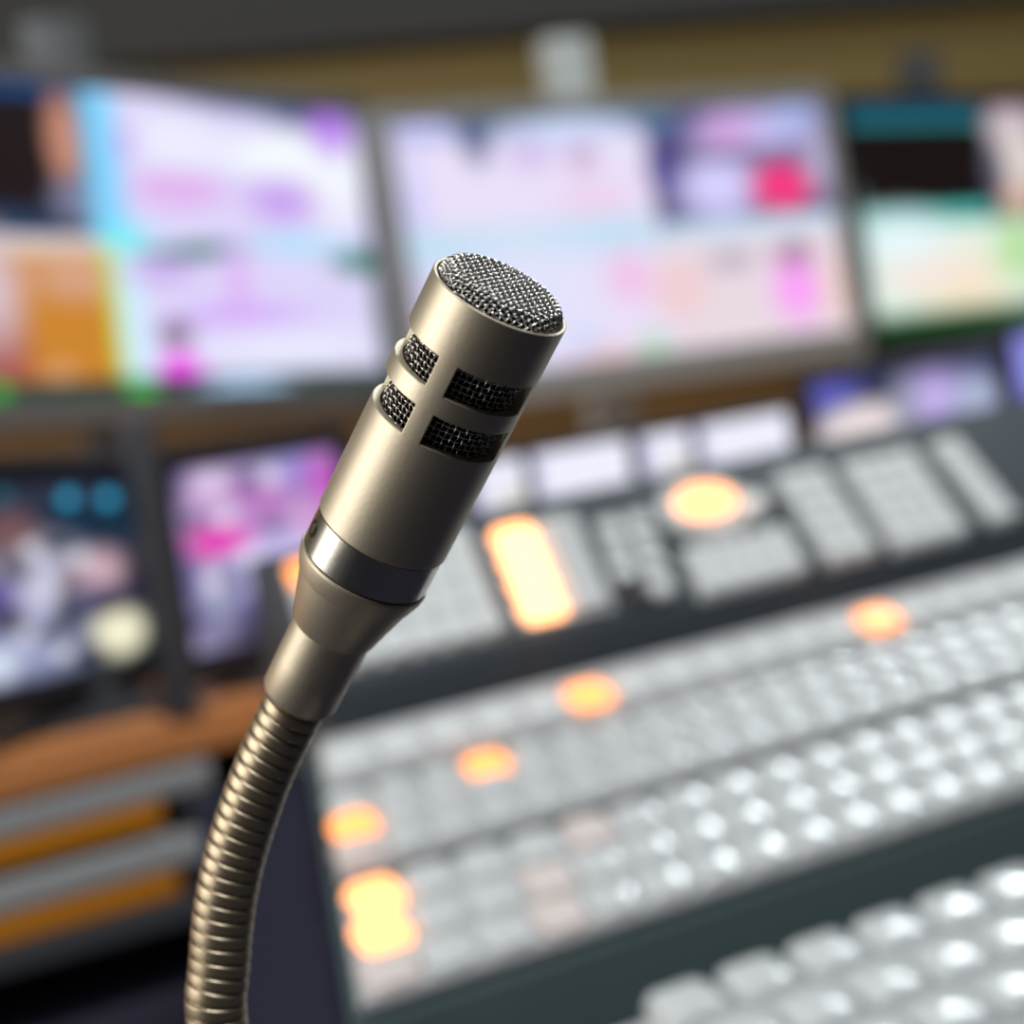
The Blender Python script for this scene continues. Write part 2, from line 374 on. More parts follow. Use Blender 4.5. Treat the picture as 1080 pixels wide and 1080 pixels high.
def up(px, py):
    P = hit(px, py, P2, N2)-P2; return P@UX, P@V2
def upP(u, v, n=0.0): return P2+UX*u+V2*v+N2*n

def prism_x(name, prof, x0, x1, m, parent, off, skew0=None, bevel=0.002, skew1=None):
    """profile in (y, z) world, swept along x; skew0 gives the left end's x for each profile point"""
    bm = bmesh.new(); A, B = [], []
    for k, (y, z) in enumerate(prof):
        xa = skew0[k] if skew0 else x0
        A.append(bm.verts.new(Vector((xa, y, z))-Vector(off))); B.append(bm.verts.new(Vector((skew1[k] if skew1 else x1, y, z))-Vector(off)))
    n = len(prof)
    for k in range(n): bm.faces.new((A[k], A[(k+1) % n], B[(k+1) % n], B[k]))
    bm.faces.new(A[::-1]); bm.faces.new(B)
    if bevel: bmesh.ops.bevel(bm, geom=list(bm.edges), offset=bevel, segments=2, affect='EDGES')
    return from_bm(name, bm, m, parent, 0.5)

# ------------------------------------------------------------------ lower switcher panel
base = np.array([ORG[0], ORG[1], DESK])
sw = thing('switcher_panel', 'sloping grey switcher panel with rows of white keys, several lit orange, right of the microphone', 'control panel', base)
f0 = ORG-N1*0.003
prof = [(f0[1], DESK), (f0[1]-0.001, f0[2]), (lowP(0, VT, -0.003)[1], lowP(0, VT, -0.003)[2]), (lowP(0, VT)[1], DESK)]
sk = [ORG[0]-0.004, ORG[0]-0.004, ORG[0]+SK*VT-0.004, ORG[0]+SK*VT-0.004]
prism_x('chassis', prof, None, ORG[0]+UR, M['fascia'], sw, base, sk, 0.0015)
prof_e = [prof[0], (prof[1][0], prof[1][1]-0.004), (prof[2][0], prof[2][1]-0.004), prof[3]]
prism_x('end_panel', prof_e, None, None, M['navy'], sw, base, [x-0.045 for x in sk], 0.002, [x-0.0002 for x in sk])
def deck(v0, v1, name='key_deck', m='deck', n0=-0.002, n1=0.003):
    bm = bmesh.new(); c = []
    for n in (n0, n1):
        for (u, v) in ((SK*v0, v0), (UR-0.01, v0), (UR-0.01, v1), (SK*v1, v1)):
            c.append(bm.verts.new(Vector(lowP(u, v, n)-base)))
    for f in ((3, 2, 1, 0), (4, 5, 6, 7), (0, 1, 5, 4), (1, 2, 6, 5), (2, 3, 7, 6), (3, 0, 4, 7)): bm.faces.new([c[i] for i in f])
    bmesh.ops.bevel(bm, geom=list(bm.edges), offset=0.001, segments=2, affect='EDGES')
    return from_bm(name, bm, M[m], sw, 0.5)
G1, G2 = 0.1085, 0.0585
deck(0.001, G2-0.0035); deck(G2+0.0035, G1-0.0028); deck(G1+0.0028, VT-0.001)
KEYS = []                         # (u, v, pitch u, pitch v, kind)
def row(v, pitch, dv, kind='key', u_off=0.0):
    n = int((UR-0.02-SK*v)/pitch)
    for k in range(n): KEYS.append([SK*v+0.011+u_off+k*pitch, v, pitch, dv, kind])
for v in (0.0105, 0.0288, 0.0468): row(v, 0.0208, 0.0176)
for v in (0.0715, 0.0855, 0.0990): row(v, 0.0186, 0.0138, 'key', -0.003)
row(0.1240, 0.0208, 0.018, 'keymatt')
def light(px, py, kind):
    u, v = low(px, py); k = min(KEYS, key=lambda k: (k[0]-u)**2+(k[1]-v)**2*4); k[4] = kind
for px, py in ((398, 955), (404, 1000)): light(px, py, 'lit_warm')
for px, py in ((377, 866), (506, 809), (628, 725), (922, 652)): light(px, py, 'lit')
light(412, 1044, 'lit_dim')
for px, py in ((625, 885), (568, 940), (600, 975), (380, 905)): light(px, py, 'lit_dim')
KM = {}
def key_mesh(pu, pv, kind):
    k = (round(pu, 4), round(pv, 4), kind)
    if k not in KM: KM[k] = keycap_mesh('key', pu*0.88, pv*0.88, 0.0040, 0.0007 if kind == 'key' else 0.0004, M[kind])
    return KM[k]
def vis(P):
    d = P-CAM; z = d@FWD; x, y = 540+F_PX*(d@RGT)/z, 540-F_PX*(d@UPV)/z
    return -60 < x < 1120 and -60 < y < 1120, z
order = sorted(KEYS, key=lambda k: (k[4] not in ('lit', 'lit_warm', 'lit_dim'), not vis(lowP(k[0], k[1]))[0], vis(lowP(k[0], k[1]))[1]))
rest = []
for i, (u, v, pu, pv, kind) in enumerate(order):
    P = lowP(u, v, 0.002)-base
    if i < 100:
        o = bpy.data.objects.new('key', key_mesh(pu, pv, kind)); COL.objects.link(o); o.parent = sw
        o.matrix_local = Matrix.Translation(Vector(P)) @ ROT1.to_4x4()
        if kind in ('lit', 'lit_warm'): o['label'] = 'key lit orange'
        if kind == 'lit_dim': o['label'] = 'key faintly lit orange'
    else: rest.append((P, pu, pv, kind))
bm = bmesh.new(); mats = []
for P, pu, pv, kind in rest:
    me = key_mesh(pu, pv, kind)
    if M[kind] not in mats: mats.append(M[kind])
    n0 = len(bm.verts); nf = len(bm.faces); bm.from_mesh(me); bm.verts.ensure_lookup_table(); bm.faces.ensure_lookup_table()
    for vtx in bm.verts[n0:]: vtx.co = ROT1 @ vtx.co + Vector(P)
    for fc in bm.faces[nf:]: fc.material_index = mats.index(M[kind]); fc.smooth = True
me = bpy.data.meshes.new('keys'); bm.to_mesh(me); bm.free()
for m_ in mats: me.materials.append(m_)
o = link('keys', me, None, sw); tag(o, kind='stuff', label='remaining white keys at the far end of the rows')

# ------------------------------------------------------------------ near key panel (bottom right)
NB_D = 0.0185
VN, NN = vec_plane(14)
PN = hit(1000, 935, ORG-np.array([0, 0.028, NB_D]), NN)
def nb(px, py):
    P = hit(px, py, PN, NN)-PN; return P@UX, P@VN
def nbP(u, v, n=0.0): return PN+UX*u+VN*v+NN*n
ROTN = Matrix(((1, 0, 0), (0, VN[1], NN[1]), (0, VN[2], NN[2])))
ua, va = nb(654, 1094); ub, vb = nb(1080, 925); vtop = (va+vb)/2
uL = ua-0.010
base = np.array([nbP(uL, 0)[0], nbP(0, vtop-0.075)[1], DESK])
kp = thing('key_panel', 'lower key panel with big clear keys in front of the grey switcher panel', 'control panel', base)
a, b_ = nbP(0, vtop-0.075, -0.003), nbP(0, vtop+0.002, -0.003)
prism_x('chassis', [(a[1], DESK), (a[1], a[2]), (b_[1], b_[2]), (b_[1], DESK)], nbP(uL, 0)[0], nbP(uL+0.5, 0)[0], M['rail'], kp, base, None, 0.0015)
bm = bmesh.new(); cc = nbP(uL+0.25, vtop-0.037, -0.001)-base
add_box(bm, cc, (0.49, 0.070, 0.005), ROTN, 0.001); from_bm('key_deck', bm, M['deck'], kp, 0.5)
u0, v0 = nb(720, 1071); u1, v1 = nb(1073, 951); pch = (u1-u0)/5
big = keycap_mesh('key', pch*0.86, 0.0185, 0.006, 0.0009, M['key'])
for j, vv in enumerate(((v0+v1)/2, (v0+v1)/2-0.0235, (v0+v1)/2-0.047)):
    for k in range(-1, 20):
        P = nbP(u0+k*pch+0.006*j, vv, 0.0015)
        if u0+k*pch+0.006*j-pch*0.45 < uL: continue
        if u0+k*pch+0.006*j+pch*0.5 > uL+0.49: continue
        o = bpy.data.objects.new('key', big); COL.objects.link(o); o.parent = kp
        o.matrix_local = Matrix.Translation(Vector(P-base)) @ ROTN.to_4x4()

# ------------------------------------------------------------------ upper control panel
uA = up(284, 602)[0]
uB = up(1080, 470)[0]+0.12
vR = 0.074
base = np.array([upP(uA, 0)[0], P2[1], DESK])
cp = thing('control_panel', 'dark charcoal control panel with pale keypads and orange lit keys, behind the switcher panel', 'control panel', base)
r_, r0 = upP(0, vR), upP(0, 0)
prism_x('chassis', [(EDGE[1]+0.004, DESK), (EDGE[1]+0.004, EDGE[2]-0.001), (r0[1], r0[2]), (r_[1], r_[2]), (r_[1]+0.006, r_[2]-0.003), (r_[1]+0.006, DESK)], upP(uA-0.004, 0)[0], upP(uB, 0)[0], M['charcoal'], cp, base, None, 0.0012)
def quad_uv(pts): return [up(*p) for p in pts]
def keypad(pts, nx, ny, km='keymatt', pm='padgrey', fill=0.96, label=None, lit=None, dark=(), plate=True):
    """a keypad module: plate and its keys; pts are its corners TL TR BR BL"""
    q = quad_uv(pts)
    uc = sum(a for a, b in q)/4; vc = sum(b for a, b in q)/4
    wu = ((q[1][0]-q[0][0])+(q[2][0]-q[3][0]))/2; hv = ((q[0][1]-q[3][1])+(q[1][1]-q[2][1]))/2
    sh = ((q[0][0]+q[1][0])-(q[2][0]+q[3][0]))/2/hv
    bm = bmesh.new(); vs = add_box(bm, (0, 0, 0), (wu, hv, 0.004), None, 0.0008)
    for v in bm.verts: v.co.x += v.co.y*sh
    for v in bm.verts: v.co = ROT2 @ v.co
    pl = from_bm('keypad', bm, M[pm], cp, 0.5); c = upP(uc, vc, 0.0005)-base; pl.location = c
    if label: pl['label'] = label
    pu, pv = wu/nx, hv/ny
    cache = {}
    for j in range(ny):
        for i in range(nx):
            kind = km
            if lit and (i, j) in lit: kind = lit[(i, j)]
            if (i, j) in dark: kind = 'keydark'
            if kind not in cache: cache[kind] = keycap_mesh('key', pu*fill, pv*fill, 0.0035, 0.0006, M[kind])
            lv = hv/2-pv*(j+0.5); lu = -wu/2+pu*(i+0.5)+lv*sh
            o = bpy.data.objects.new('key', cache[kind]); COL.objects.link(o); o.parent = pl
            o.matrix_local = Matrix.Translation(ROT2 @ Vector((lu, lv, 0.002))) @ ROT2.to_4x4()
            if kind.startswith('lit'): o['label'] = 'key lit orange'
    return pl
keypad([(296, 596), (494, 568), (533, 676), (334, 716)], 6, 4, label='wide keypad of pale keys', lit={(0, 0): 'lit'})
keypad([(508, 565), (610, 549), (645, 645), (553, 664)], 2, 4, label='keypad with a column of glowing keys', lit={(0, 0): 'lit_hot', (0, 1): 'lit_hot', (0, 2): 'lit_hot', (0, 3): 'lit_hot'}, km='padgrey', fill=0.82)
keypad([(624, 556), (682, 546), (714, 632), (652, 650)], 2, 4, label='small keypad with dark keys', dark={(0, 3)}, km='keymatt', pm='charcoal', fill=0.8)
keypad([(716, 583), (825, 565), (852, 608), (736, 634)], 5, 2, label='low keypad of pale keys')
keypad([(814, 509), (862, 499), (924, 587), (872, 602)], 3, 5, label='narrow keypad of pale keys')
keypad([(882, 495), (958, 481), (1018, 568), (942, 586)], 4, 5, label='square keypad of pale keys')
keypad([(980, 474), (1004, 469), (1072, 547), (1044, 560)], 1, 6, label='single strip of pale keys')
# jog dial with a glowing centre and a steel knob beside it
uc, vc = up(742, 543)
dm = bmesh.new(); lathe(dm, [(0, 0), (0.0235, 0), (0.0235, 0.004), (0.022, 0.0055), (0.0165, 0.0055), (0.0155, 0.0045), (0, 0.0045)], 40)
for v in dm.verts: v.co = ROT2 @ Vector((v.co.x, v.co.y*0.72, v.co.z))
dl = from_bm('jog_dial', dm, M['padgrey'], cp, 0.5); dl.location = upP(uc, vc, 0.001)-base
dm = bmesh.new(); lathe(dm, [(0, 0), (0.0148, 0), (0.0145, 0.003), (0.012, 0.0045), (0, 0.005)], 40)
for v in dm.verts: v.co = ROT2 @ Vector((v.co.x, v.co.y*0.62, v.co.z+0.0045))
o = from_bm('lit_cap', dm, M['lit_warm'], dl, 0.5); o['label'] = 'glowing orange cap'
o.location = ROT2 @ Vector((0.0, 0.002, 0))
uc, vc = up(791, 545)
dm = bmesh.new(); lathe(dm, [(0, 0), (0.0062, 0), (0.0058, 0.009), (0.0046, 0.0108), (0, 0.0115)], 32)
for v in dm.verts: v.co = ROT2 @ v.co
o = from_bm('steel_knob', dm, M['knob'], cp, 0.9); o.location = upP(uc, vc, 0.001)-base; o['label'] = 'shiny steel knob'

# ------------------------------------------------------------------ wooden counter and rack desk on the left
ZW = 0.788                        # top of the wooden board
rear0 = r_[1]+0.012
HF = at_z(0, 800, ZW)[1]
def hz(px, py, h): return hit_h(px, py, h)
xr = hz(228, 830, HF)[0]; xw = hz(275, 760, HF)[0]
zb = hz(0, 850, HF)[2]
off = np.array([xr-0.6, HF, 0])
ct = thing('wooden_counter', 'orange wooden counter carrying the small monitors, grey metal rails and amber drawers below its edge', 'counter', off)
def cbox(name, x0, x1, y0, y1, z0, z1, m, bev=0.002, parent=None):
    bm = bmesh.new(); add_box(bm, np.array([(x0+x1)/2, (y0+y1)/2, (z0+z1)/2])-off, (x1-x0, y1-y0, z1-z0), None, bev)
    return from_bm(name, bm, m, parent or ct, 0.5 if bev else None)
XL = -1.0
cbox('counter_top', XL, 1.5, HF, HF+0.55, zb, ZW, M['wood'], 0.004)
cbox('rear_shelf', xw, 1.5, rear0, HF-0.001, zb, ZW, M['wood'], 0.003)
cbox('rear_cabinet', xw+0.02, 1.48, rear0+0.03, HF-0.001, 0.0, zb-0.0005, M['navy'], 0)
cbox('base_cabinet', XL+0.01, 1.48, HF+0.03, HF+0.53, 0.0, zb-0.0005, M['navy'], 0)
def drawer(y_rail0, y_rail1, y_or1, xo, label):
    z0, z1, z2 = hz(0, y_rail0, HF)[2], hz(0, y_rail1, HF)[2], hz(0, y_or1, HF)[2]
    xe = hz(xo, y_rail1-0.25*xo, HF)[0]
    d = cbox('drawer', XL+0.02, xe, HF+0.004, HF+0.029, z2, z1-0.0005, M['woodinset'], 0.001); d['label'] = label
    cbox('metal_rail', XL+0.02, xr, HF+0.002, HF+0.0285, z1, z0, M['rail'], 0.003, d)
    cbox('end_stop', xe+0.006, xe+0.013, HF+0.004, HF+0.029, z2, z1-0.0005, M['bezel_dark'], 0.001, d)
    cbox('upright', xr-0.016, xr-0.002, HF+0.002, HF+0.029, z2-0.003, z1-0.0005, M['rack_grey'], 0.001, d)
drawer(856, 888, 918, 172, 'upper drawer with amber wood front under a grey rail')
drawer(934, 968, 1000, 190, 'lower drawer with amber wood front under a grey rail')
cbox('bottom_rail', XL+0.02, xr, HF+0.002, HF+0.0285, hz(0, 1034, HF)[2], hz(0, 1003, HF)[2], M['rack_grey'], 0.002)

# desk
t = thing('desk', 'dark navy desk top under the microphone and the control panels', 'desk', (0.3, 0.4, 0))
o0 = np.array([0.3, 0.4, 0])
bm = bmesh.new(); add_box(bm, np.array([0.2, (rear0-0.01+0.08)/2, DESK-0.02])-o0, (2.2, rear0-0.01-0.08, 0.04), None, 0.003); from_bm('desk_top', bm, M['navy'], t, 0.5)
for x in (-0.85, 1.25):
    bm = bmesh.new(); add_box(bm, np.array([x, 0.38, (DESK-0.04)/2])-o0, (0.05, 0.5, DESK-0.04), None, 0.003); from_bm('leg', bm, M['rack_grey'], t, 0.5)

# ------------------------------------------------------------------ small monitors
def small_monitor(name, label, mtx, w, h, b, bb, depth, pics, zbase, cat='monitor', group=None, fm='bezel_dark'):
    """pics: list of (x0, x1, Picture) across the front; stands on a foot at zbase"""
    c = mtx.translation; loc = Matrix.Translation(Vector((c.x, c.y+depth*0.5, zbase)))
    t = thing(name, label, cat, loc, group)
    hd = from_bm('bezel', frame_bm(w, h, b, bb, depth, 0.004), M[fm], t, 0.5); hd.matrix_local = loc.inverted() @ mtx
    for (x0, x1, p) in pics: add_screen('screen', (x1-x0)*w, h*0.97, p, hd, 0.001, None, ((x0+x1)/2-0.5)*w)
    lowest = c.z-h/2-bb
    bm = bmesh.new(); add_box(bm, (0, 0, (lowest-zbase)/2+0.004), (min(0.05, w*0.5), 0.02, max(0.004, lowest-zbase+0.008)), None, 0.001)
    add_box(bm, (0, 0, 0.003), (w*0.6, 0.05, 0.006), None, 0.001); from_bm('foot', bm, M['rack_grey'], t, 0.5)
    return t
mtx = mon_matrix(np.array([-.2443, .9914, .8688]), 66.27-YD, -.28, 6.76); w, h = .1628, .1071
p = Picture(90, 70, (14, 30, 46)); q = Pix(mtx, w, h)
q.blob(p, 40, 600, 110, 80, (70, 66, 84), .5); q.blob(p, 60, 555, 150, 30, (14, 44, 66), .5); q.blob(p, 45, 600, 44, 32, (196, 196, 220), .5); q.blob(p, 12, 562, 30, 24, (120, 86, 90), .5)
q.blob(p, 108, 602, 24, 22, (206, 172, 184), .5); q.blob(p, 72, 612, 12, 12, (96, 52, 52), .6); q.blob(p, 84, 660, 18, 16, (24, 24, 44), .6); q.blob(p, 48, 640, 28, 22, (196, 196, 226), .6)
q.blob(p, 30, 690, 70, 28, (158, 164, 200), .6); q.blob(p, 128, 668, 27, 25, (248, 244, 212), .3); q.blob(p, 2, 628, 14, 16, (92, 70, 160), .7); q.blob(p, 100, 632, 30, 12, (90, 90, 130), .6); q.blob(p, 0, 705, 20, 18, (214, 226, 244), .5)
for x, y, rx, ry in ((62, 575, 16, 9), (20, 600, 14, 12), (72, 642, 14, 12), (118, 635, 12, 12), (60, 668, 20, 8), (150, 610, 14, 30), (16, 655, 14, 10), (96, 690, 18, 8)): q.blob(p, x, y, rx, ry, (34, 30, 46), .6)
for x, y in ((34, 578), (55, 622), (86, 588), (30, 672), (70, 690)): q.blob(p, x, y, 9, 7, (228, 226, 236), .6)
q.blob(p, 73, 523, 8, 8, (50, 180, 230), .3); q.blob(p, 115, 523, 8, 8, (50, 180, 230), .3); q.blob(p, 5, 520, 7, 7, (30, 110, 130), .3)
small_monitor('preview_monitor', 'dark preview monitor at far left, two blue dots along its top', mtx, w, h, .012, .014, .03, [(0, 1, p)], ZW)
mtx = mon_matrix(np.array([-.1373, 1.0408, .8616]), 35.06-YD, -1.73, 2.04); w, h = .1012, .1023
p = Picture(80, 70, (164, 154, 196)); q = Pix(mtx, w, h)
q.blob(p, 225, 520, 36, 26, (206, 168, 214), .6); q.blob(p, 236, 568, 34, 17, (228, 52, 190), .6); q.blob(p, 212, 576, 20, 18, (226, 106, 180), .6); q.blob(p, 300, 585, 52, 30, (206, 196, 246), .6)
q.blob(p, 310, 495, 24, 18, (150, 144, 216), .6); q.blob(p, 342, 505, 20, 30, (196, 90, 196), .6); q.blob(p, 280, 525, 30, 22, (190, 120, 196), .7); q.blob(p, 325, 545, 20, 16, (214, 160, 214), .7)
q.blob(p, 228, 632, 28, 36, (156, 160, 190), .6); q.blob(p, 275, 640, 26, 26, (90, 84, 140), .6); q.blob(p, 300, 665, 60, 22, (24, 20, 44), .6); q.blob(p, 200, 612, 12, 40, (110, 104, 160), .6); q.blob(p, 260, 605, 20, 20, (196, 200, 240), .6)
q.blob(p, 180, 500, 12, 40, (60, 50, 100), .7)
for x, y, rx, ry in ((262, 505, 12, 9), (205, 548, 10, 9), (248, 610, 12, 12), (300, 625, 16, 14), (205, 660, 20, 10), (290, 555, 10, 8)): q.blob(p, x, y, rx, ry, (74, 52, 110), .7)
for x, y in ((222, 505), (285, 500), (262, 585), (318, 590), (226, 615), (240, 545)): q.blob(p, x, y, 10, 9, (236, 226, 250), .7)
q.blob(p, 236, 572, 26, 11, (232, 36, 180), .6)
small_monitor('preview_monitor', 'black preview monitor left of the microphone stem, showing a magenta and lavender picture', mtx, w, h, .012, .016, .03, [(0, 1, p)], ZW)
# upright rack post between the two
P = hit_h(160, 560, yawed(np.array([-.19, .99, .87]))[1]-0.0)
bm = bmesh.new(); add_box(bm, (0, 0, 0.078), (0.016, 0.016, 0.156), None, 0.002); add_box(bm, (0, 0, 0.0015), (0.02, 0.02, 0.003), None, 0.0005)
tag(from_bm('rack_post', bm, M['rack_grey'], None, 0.5), 'dark grey upright post between the two left preview monitors', 'post').location = (P[0], P[1], ZW)

def lav(nx=30, ny=16): 
    return Picture(nx, ny, (240, 240, 255))
def twin(c, yaw, w, h, label, split):
    mtx = mon_matrix(np.array(c), yaw-YD, 0, -1)
    pa, pb = lav(), lav(40, 16)
    pa.blob(.8, .9, .4, .4, (214, 210, 190), .6); pa.rect(0, 0, .12, 1, (120, 120, 190), .2)
    pb.rect(0, .84, 1, 1, (96, 100, 170), .2); pb.blob(.4, .85, .2, .1, (190, 150, 190), .6); pb.rect(0, 0, .06, 1, (140, 140, 200), .1)
    return small_monitor('status_display', label, mtx, w, h, .004, .005, .018, [(0, split-.03, pa), (split+.03, 1, pb)], ZW, 'display', 'low twin-picture displays behind the control panel')
twin([.0243, 1.0228, .8777], 10, .088, .036, 'low twin-picture display just right of the microphone body, left of its lookalike', .36)
twin([.1227, 1.0928, .8734], 10, .0905, .036, 'low twin-picture display above the glowing orange dial', .36)
mtx = mon_matrix(np.array([.2492, 1.154, .8781]), 12-YD, 0, -1); w, h = .122, .050
p = Picture(70, 40, (60, 62, 104)); q = Pix(mtx, w, h)
q.blob(p, 876, 416, 26, 18, (96, 96, 190), .6); q.blob(p, 940, 410, 22, 18, (30, 34, 66), .6); q.blob(p, 912, 452, 48, 26, (240, 228, 226), .35); q.blob(p, 985, 420, 32, 26, (200, 180, 242), .6); q.blob(p, 1030, 422, 24, 28, (176, 186, 216), .5)
q.blob(p, 1005, 455, 44, 12, (130, 134, 170), .7); q.blob(p, 955, 425, 14, 24, (150, 156, 176), .7)
small_monitor('preview_monitor', 'black preview monitor under the right-hand screens with a white dome in its picture', mtx, w, h, .006, .006, .02, [(0, 1, p)], ZW)
mtx = mon_matrix(np.array([.2492, 1.154, .8781])+np.array([.137, .05, .008]), 12-YD, 0, -1)
p = Picture(60, 34, (110, 116, 200)); p.blob(.2, .4, .3, .4, (150, 150, 240), .6); p.blob(.6, .6, .3, .3, (60, 64, 120), .6)
small_monitor('preview_monitor', 'black preview monitor cut by the right edge, with a blue picture', mtx, w, h, .006, .006, .02, [(0, 1, p)], ZW)

# ------------------------------------------------------------------ the microphone
PXZ = 0.267
C0 = at_depth(528, 312, PXZ); C1 = at_depth(385.7, 594.6, 0.2865)
AX = (C0-C1)/np.linalg.norm(C0-C1)               # axis, pointing to the tip
LEN = np.linalg.norm(C0-C1)
toward = CAM-(C0+C1)/2; toward -= AX*(toward@AX); toward /= np.linalg.norm(toward)
side = np.cross(AX, toward)                       # to the right seen from the lens
side = side if side@RGT > 0 else -side
# local frame: x right, y away from the lens, z along the axis; origin at the rim centre
MH = Matrix(((side[0], -toward[0], AX[0], C0[0]), (side[1], -toward[1], AX[1], C0[1]), (side[2], -toward[2], AX[2], C0[2]), (0, 0, 0, 1)))
if MH.to_3x3().determinant() < 0: raise RuntimeError('frame')
mm = 0.001
RO = 10.35*mm
# neck centre line: sleeve end, then the sampled bend, then down to the desk
T_SL = 70.3*mm*LEN/(45.5*mm)
pe = np.array(MH @ Vector((0, 0, -T_SL)))
pts = [np.array(MH @ Vector((0, 0, -T_SL+0.012))), np.array(MH @ Vector((0, 0, -T_SL+0.004)))]
for (x, y, d) in ((300, 765, .2985), (276, 817, .3005), (251, 890, .3025), (236.5, 957, .3035), (231, 1023, .3042), (228.5, 1078, .3048)): pts.append(at_depth(x, y, d))
last = pts[-1]
for k, z in enumerate((0.86, 0.83, 0.80, 0.77, DESK+0.008)): pts.append(np.array([last[0]+0.0006*(k+1), last[1]+0.0008*(k+1), z]))
base = np.array([pts[-1][0], pts[-1][1], DESK])
mic = thing('gooseneck_microphone', 'champagne metal gooseneck microphone with wire mesh tip, in sharp focus in front', 'microphone', base)
HL = Matrix.Translation(-Vector(base)) @ MH       # head-local -> mic-local
def mic_part(name, bm, m, smooth=0.6, parent=None):
    o = from_bm(name, bm, m, parent or mic, smooth)
    if parent is None: o.matrix_local = HL
    return o
S = LEN/(45.5*mm)                                 # measured length scale
def T(t): return -t*mm*S
# housing shell with four windows in each of two tiers
PHI = []
win_edges = []
deg = math.radians
SPANS = ((-4.5, 70.0), (88.0, 166.0), (184.0, 232.0), (248.0, 338.5))
def in_win(phi): return any(((phi-a) % 360.0) < (b-a) for a, b in SPANS)
_b = [e for sp in SPANS for e in sp]; angs = []
for a_, b_ in zip(_b, _b[1:]+[_b[0]+360]):
    n_ = max(2, int((b_-a_)/3.6)); angs += [round((a_+(b_-a_)*k/n_) % 360, 4) for k in range(n_)]
angs = sorted(set(angs))
levels = [0.0, 0.6, 1.3, 2.0, 4.0, 6.2, 8.3, 9.8, 11.4, 12.9, 14.4, 15.9, 17.4, 19.0, 20.5, 24, 27, 30, 33, 36, 38.0, 39.1]
tiers = ((8.3, 12.9), (15.9, 20.5))
RI = 9.05*mm
bm = bmesh.new()
def pol(r, a, t): a = deg(a); return Vector((r*math.sin(a), -r*math.cos(a), T(t)))
nA = len(angs)
Vo = [[bm.verts.new(pol(RO, a, t)) for a in angs] for t in levels]
Vi = [[bm.verts.new(pol(9.8*mm if t < 2.1 else RI, a, t)) for a in angs] for t in levels]
def open_cell(i, k):
    tm = (levels[i]+levels[i+1])/2
    a0, a1 = angs[k], angs[(k+1) % nA]
    am = a0+(((a1-a0) % 360)/2)
    return any(lo < tm < hi for lo, hi in tiers) and in_win(am)
solid = [[not open_cell(i, k) for k in range(nA)] for i in range(len(levels)-1)]
for i in range(len(levels)-1):
    for k in range(nA):
        if not solid[i][k]: continue
        k2 = (k+1) % nA
        bm.faces.new((Vo[i][k], Vo[i][k2], Vo[i+1][k2], Vo[i+1][k])); bm.faces.new((Vi[i+1][k], Vi[i+1][k2], Vi[i][k2], Vi[i][k]))
        if i == 0 or not solid[i-1][k]: bm.faces.new((Vi[i][k], Vi[i][k2], Vo[i][k2], Vo[i][k]))
        if i == len(levels)-2 or not solid[i+1][k]: bm.faces.new((Vo[i+1][k], Vo[i+1][k2], Vi[i+1][k2], Vi[i+1][k]))
        if not solid[i][k-1]: bm.faces.new((Vo[i][k], Vo[i+1][k], Vi[i+1][k], Vi[i][k]))
        if not solid[i][k2]: bm.faces.new((Vi[i][k2], Vi[i+1][k2], Vo[i+1][k2], Vo[i][k2]))
bmesh.ops.recalc_face_normals(bm, faces=bm.faces)
sharp = [e for e in bm.edges if len(e.link_faces) == 2 and e.calc_face_angle() > 0.9]
bmesh.ops.bevel(bm, geom=sharp, offset=0.12*mm, segments=2, affect='EDGES', profile=0.5, clamp_overlap=True)
house = mic_part('housing', bm, M['champagne'], 0.3)
# rim liner
bm = bmesh.new(); lathe(bm, [(RI, T(0.35)), (RI-0.0003, T(0.35)), (RI-0.0004, T(2.4)), (RI, T(2.4))], 96)
# black core
bm.free(); bm = bmesh.new(); lathe(bm, [(0, T(2.6)), (7.9*mm, T(2.6)), (7.9*mm, T(38.5)), (0, T(39))], 64); mic_part('core', bm, M['black'], 0.6)
# woven tip grille
def weave_paths(P, pitch, amp, R1, Rb, zt):
    out = []
    RMAX = R1+Rb*PI/2+0.0006
    n = int(RMAX/pitch)+1
    def place(p, q_, off):
        rho = math.hypot(p, q_)
        if rho <= R1: return np.array([p, q_, zt+off])
        a = min((rho-R1)/Rb, PI/2); ex = max(0.0, rho-R1-Rb*PI/2)
        rr = R1+(Rb+off)*math.sin(a); z = zt-Rb+(Rb+off)*math.cos(a)-ex
        return np.array([p/rho*rr, q_/rho*rr, z])
    for axis in (0, 1):
        for i in range(-n, n+1):
            c = i*pitch; run = []
            half = math.sqrt(max(0, RMAX*RMAX-c*c))
            if half < pitch: continue
            m_ = int(half/(pitch/4))
            for j in range(-m_, m_+1):
                s = j*pitch/4
                off = amp*math.cos(PI*s/pitch)*(1 if (i % 2 == 0) else -1)*(1 if axis == 0 else -1)
                p, q_ = (s, c) if axis == 0 else (c, s)
                run.append(place(p, q_, off))
            out.append(run)
    return out
GP = 0.84*mm
paths = weave_paths(None, GP, 0.17*mm, 7.4*mm, 1.9*mm, 1.9*mm)
ca, sa = math.cos(deg(-22)), math.sin(deg(-22))
paths = [[np.array([p[0]*ca-p[1]*sa, p[0]*sa+p[1]*ca, p[2]]) for p in run] for run in paths]
V, Fc = tube_np(paths, 0.126*mm, 8)
o = from_py('tip_grille', V, Fc, M['wire'], mic, 3.2); o.matrix_local = HL
# black felt under the grille
bm = bmesh.new(); lathe(bm, [(9.0*mm, T(2.6)), (8.7*mm, -0.2*mm), (8.2*mm, 0.75*mm), (7.2*mm, 1.3*mm), (0, 1.35*mm)], 64)
o = mic_part('felt_disc', bm, M['black'], 0.8)
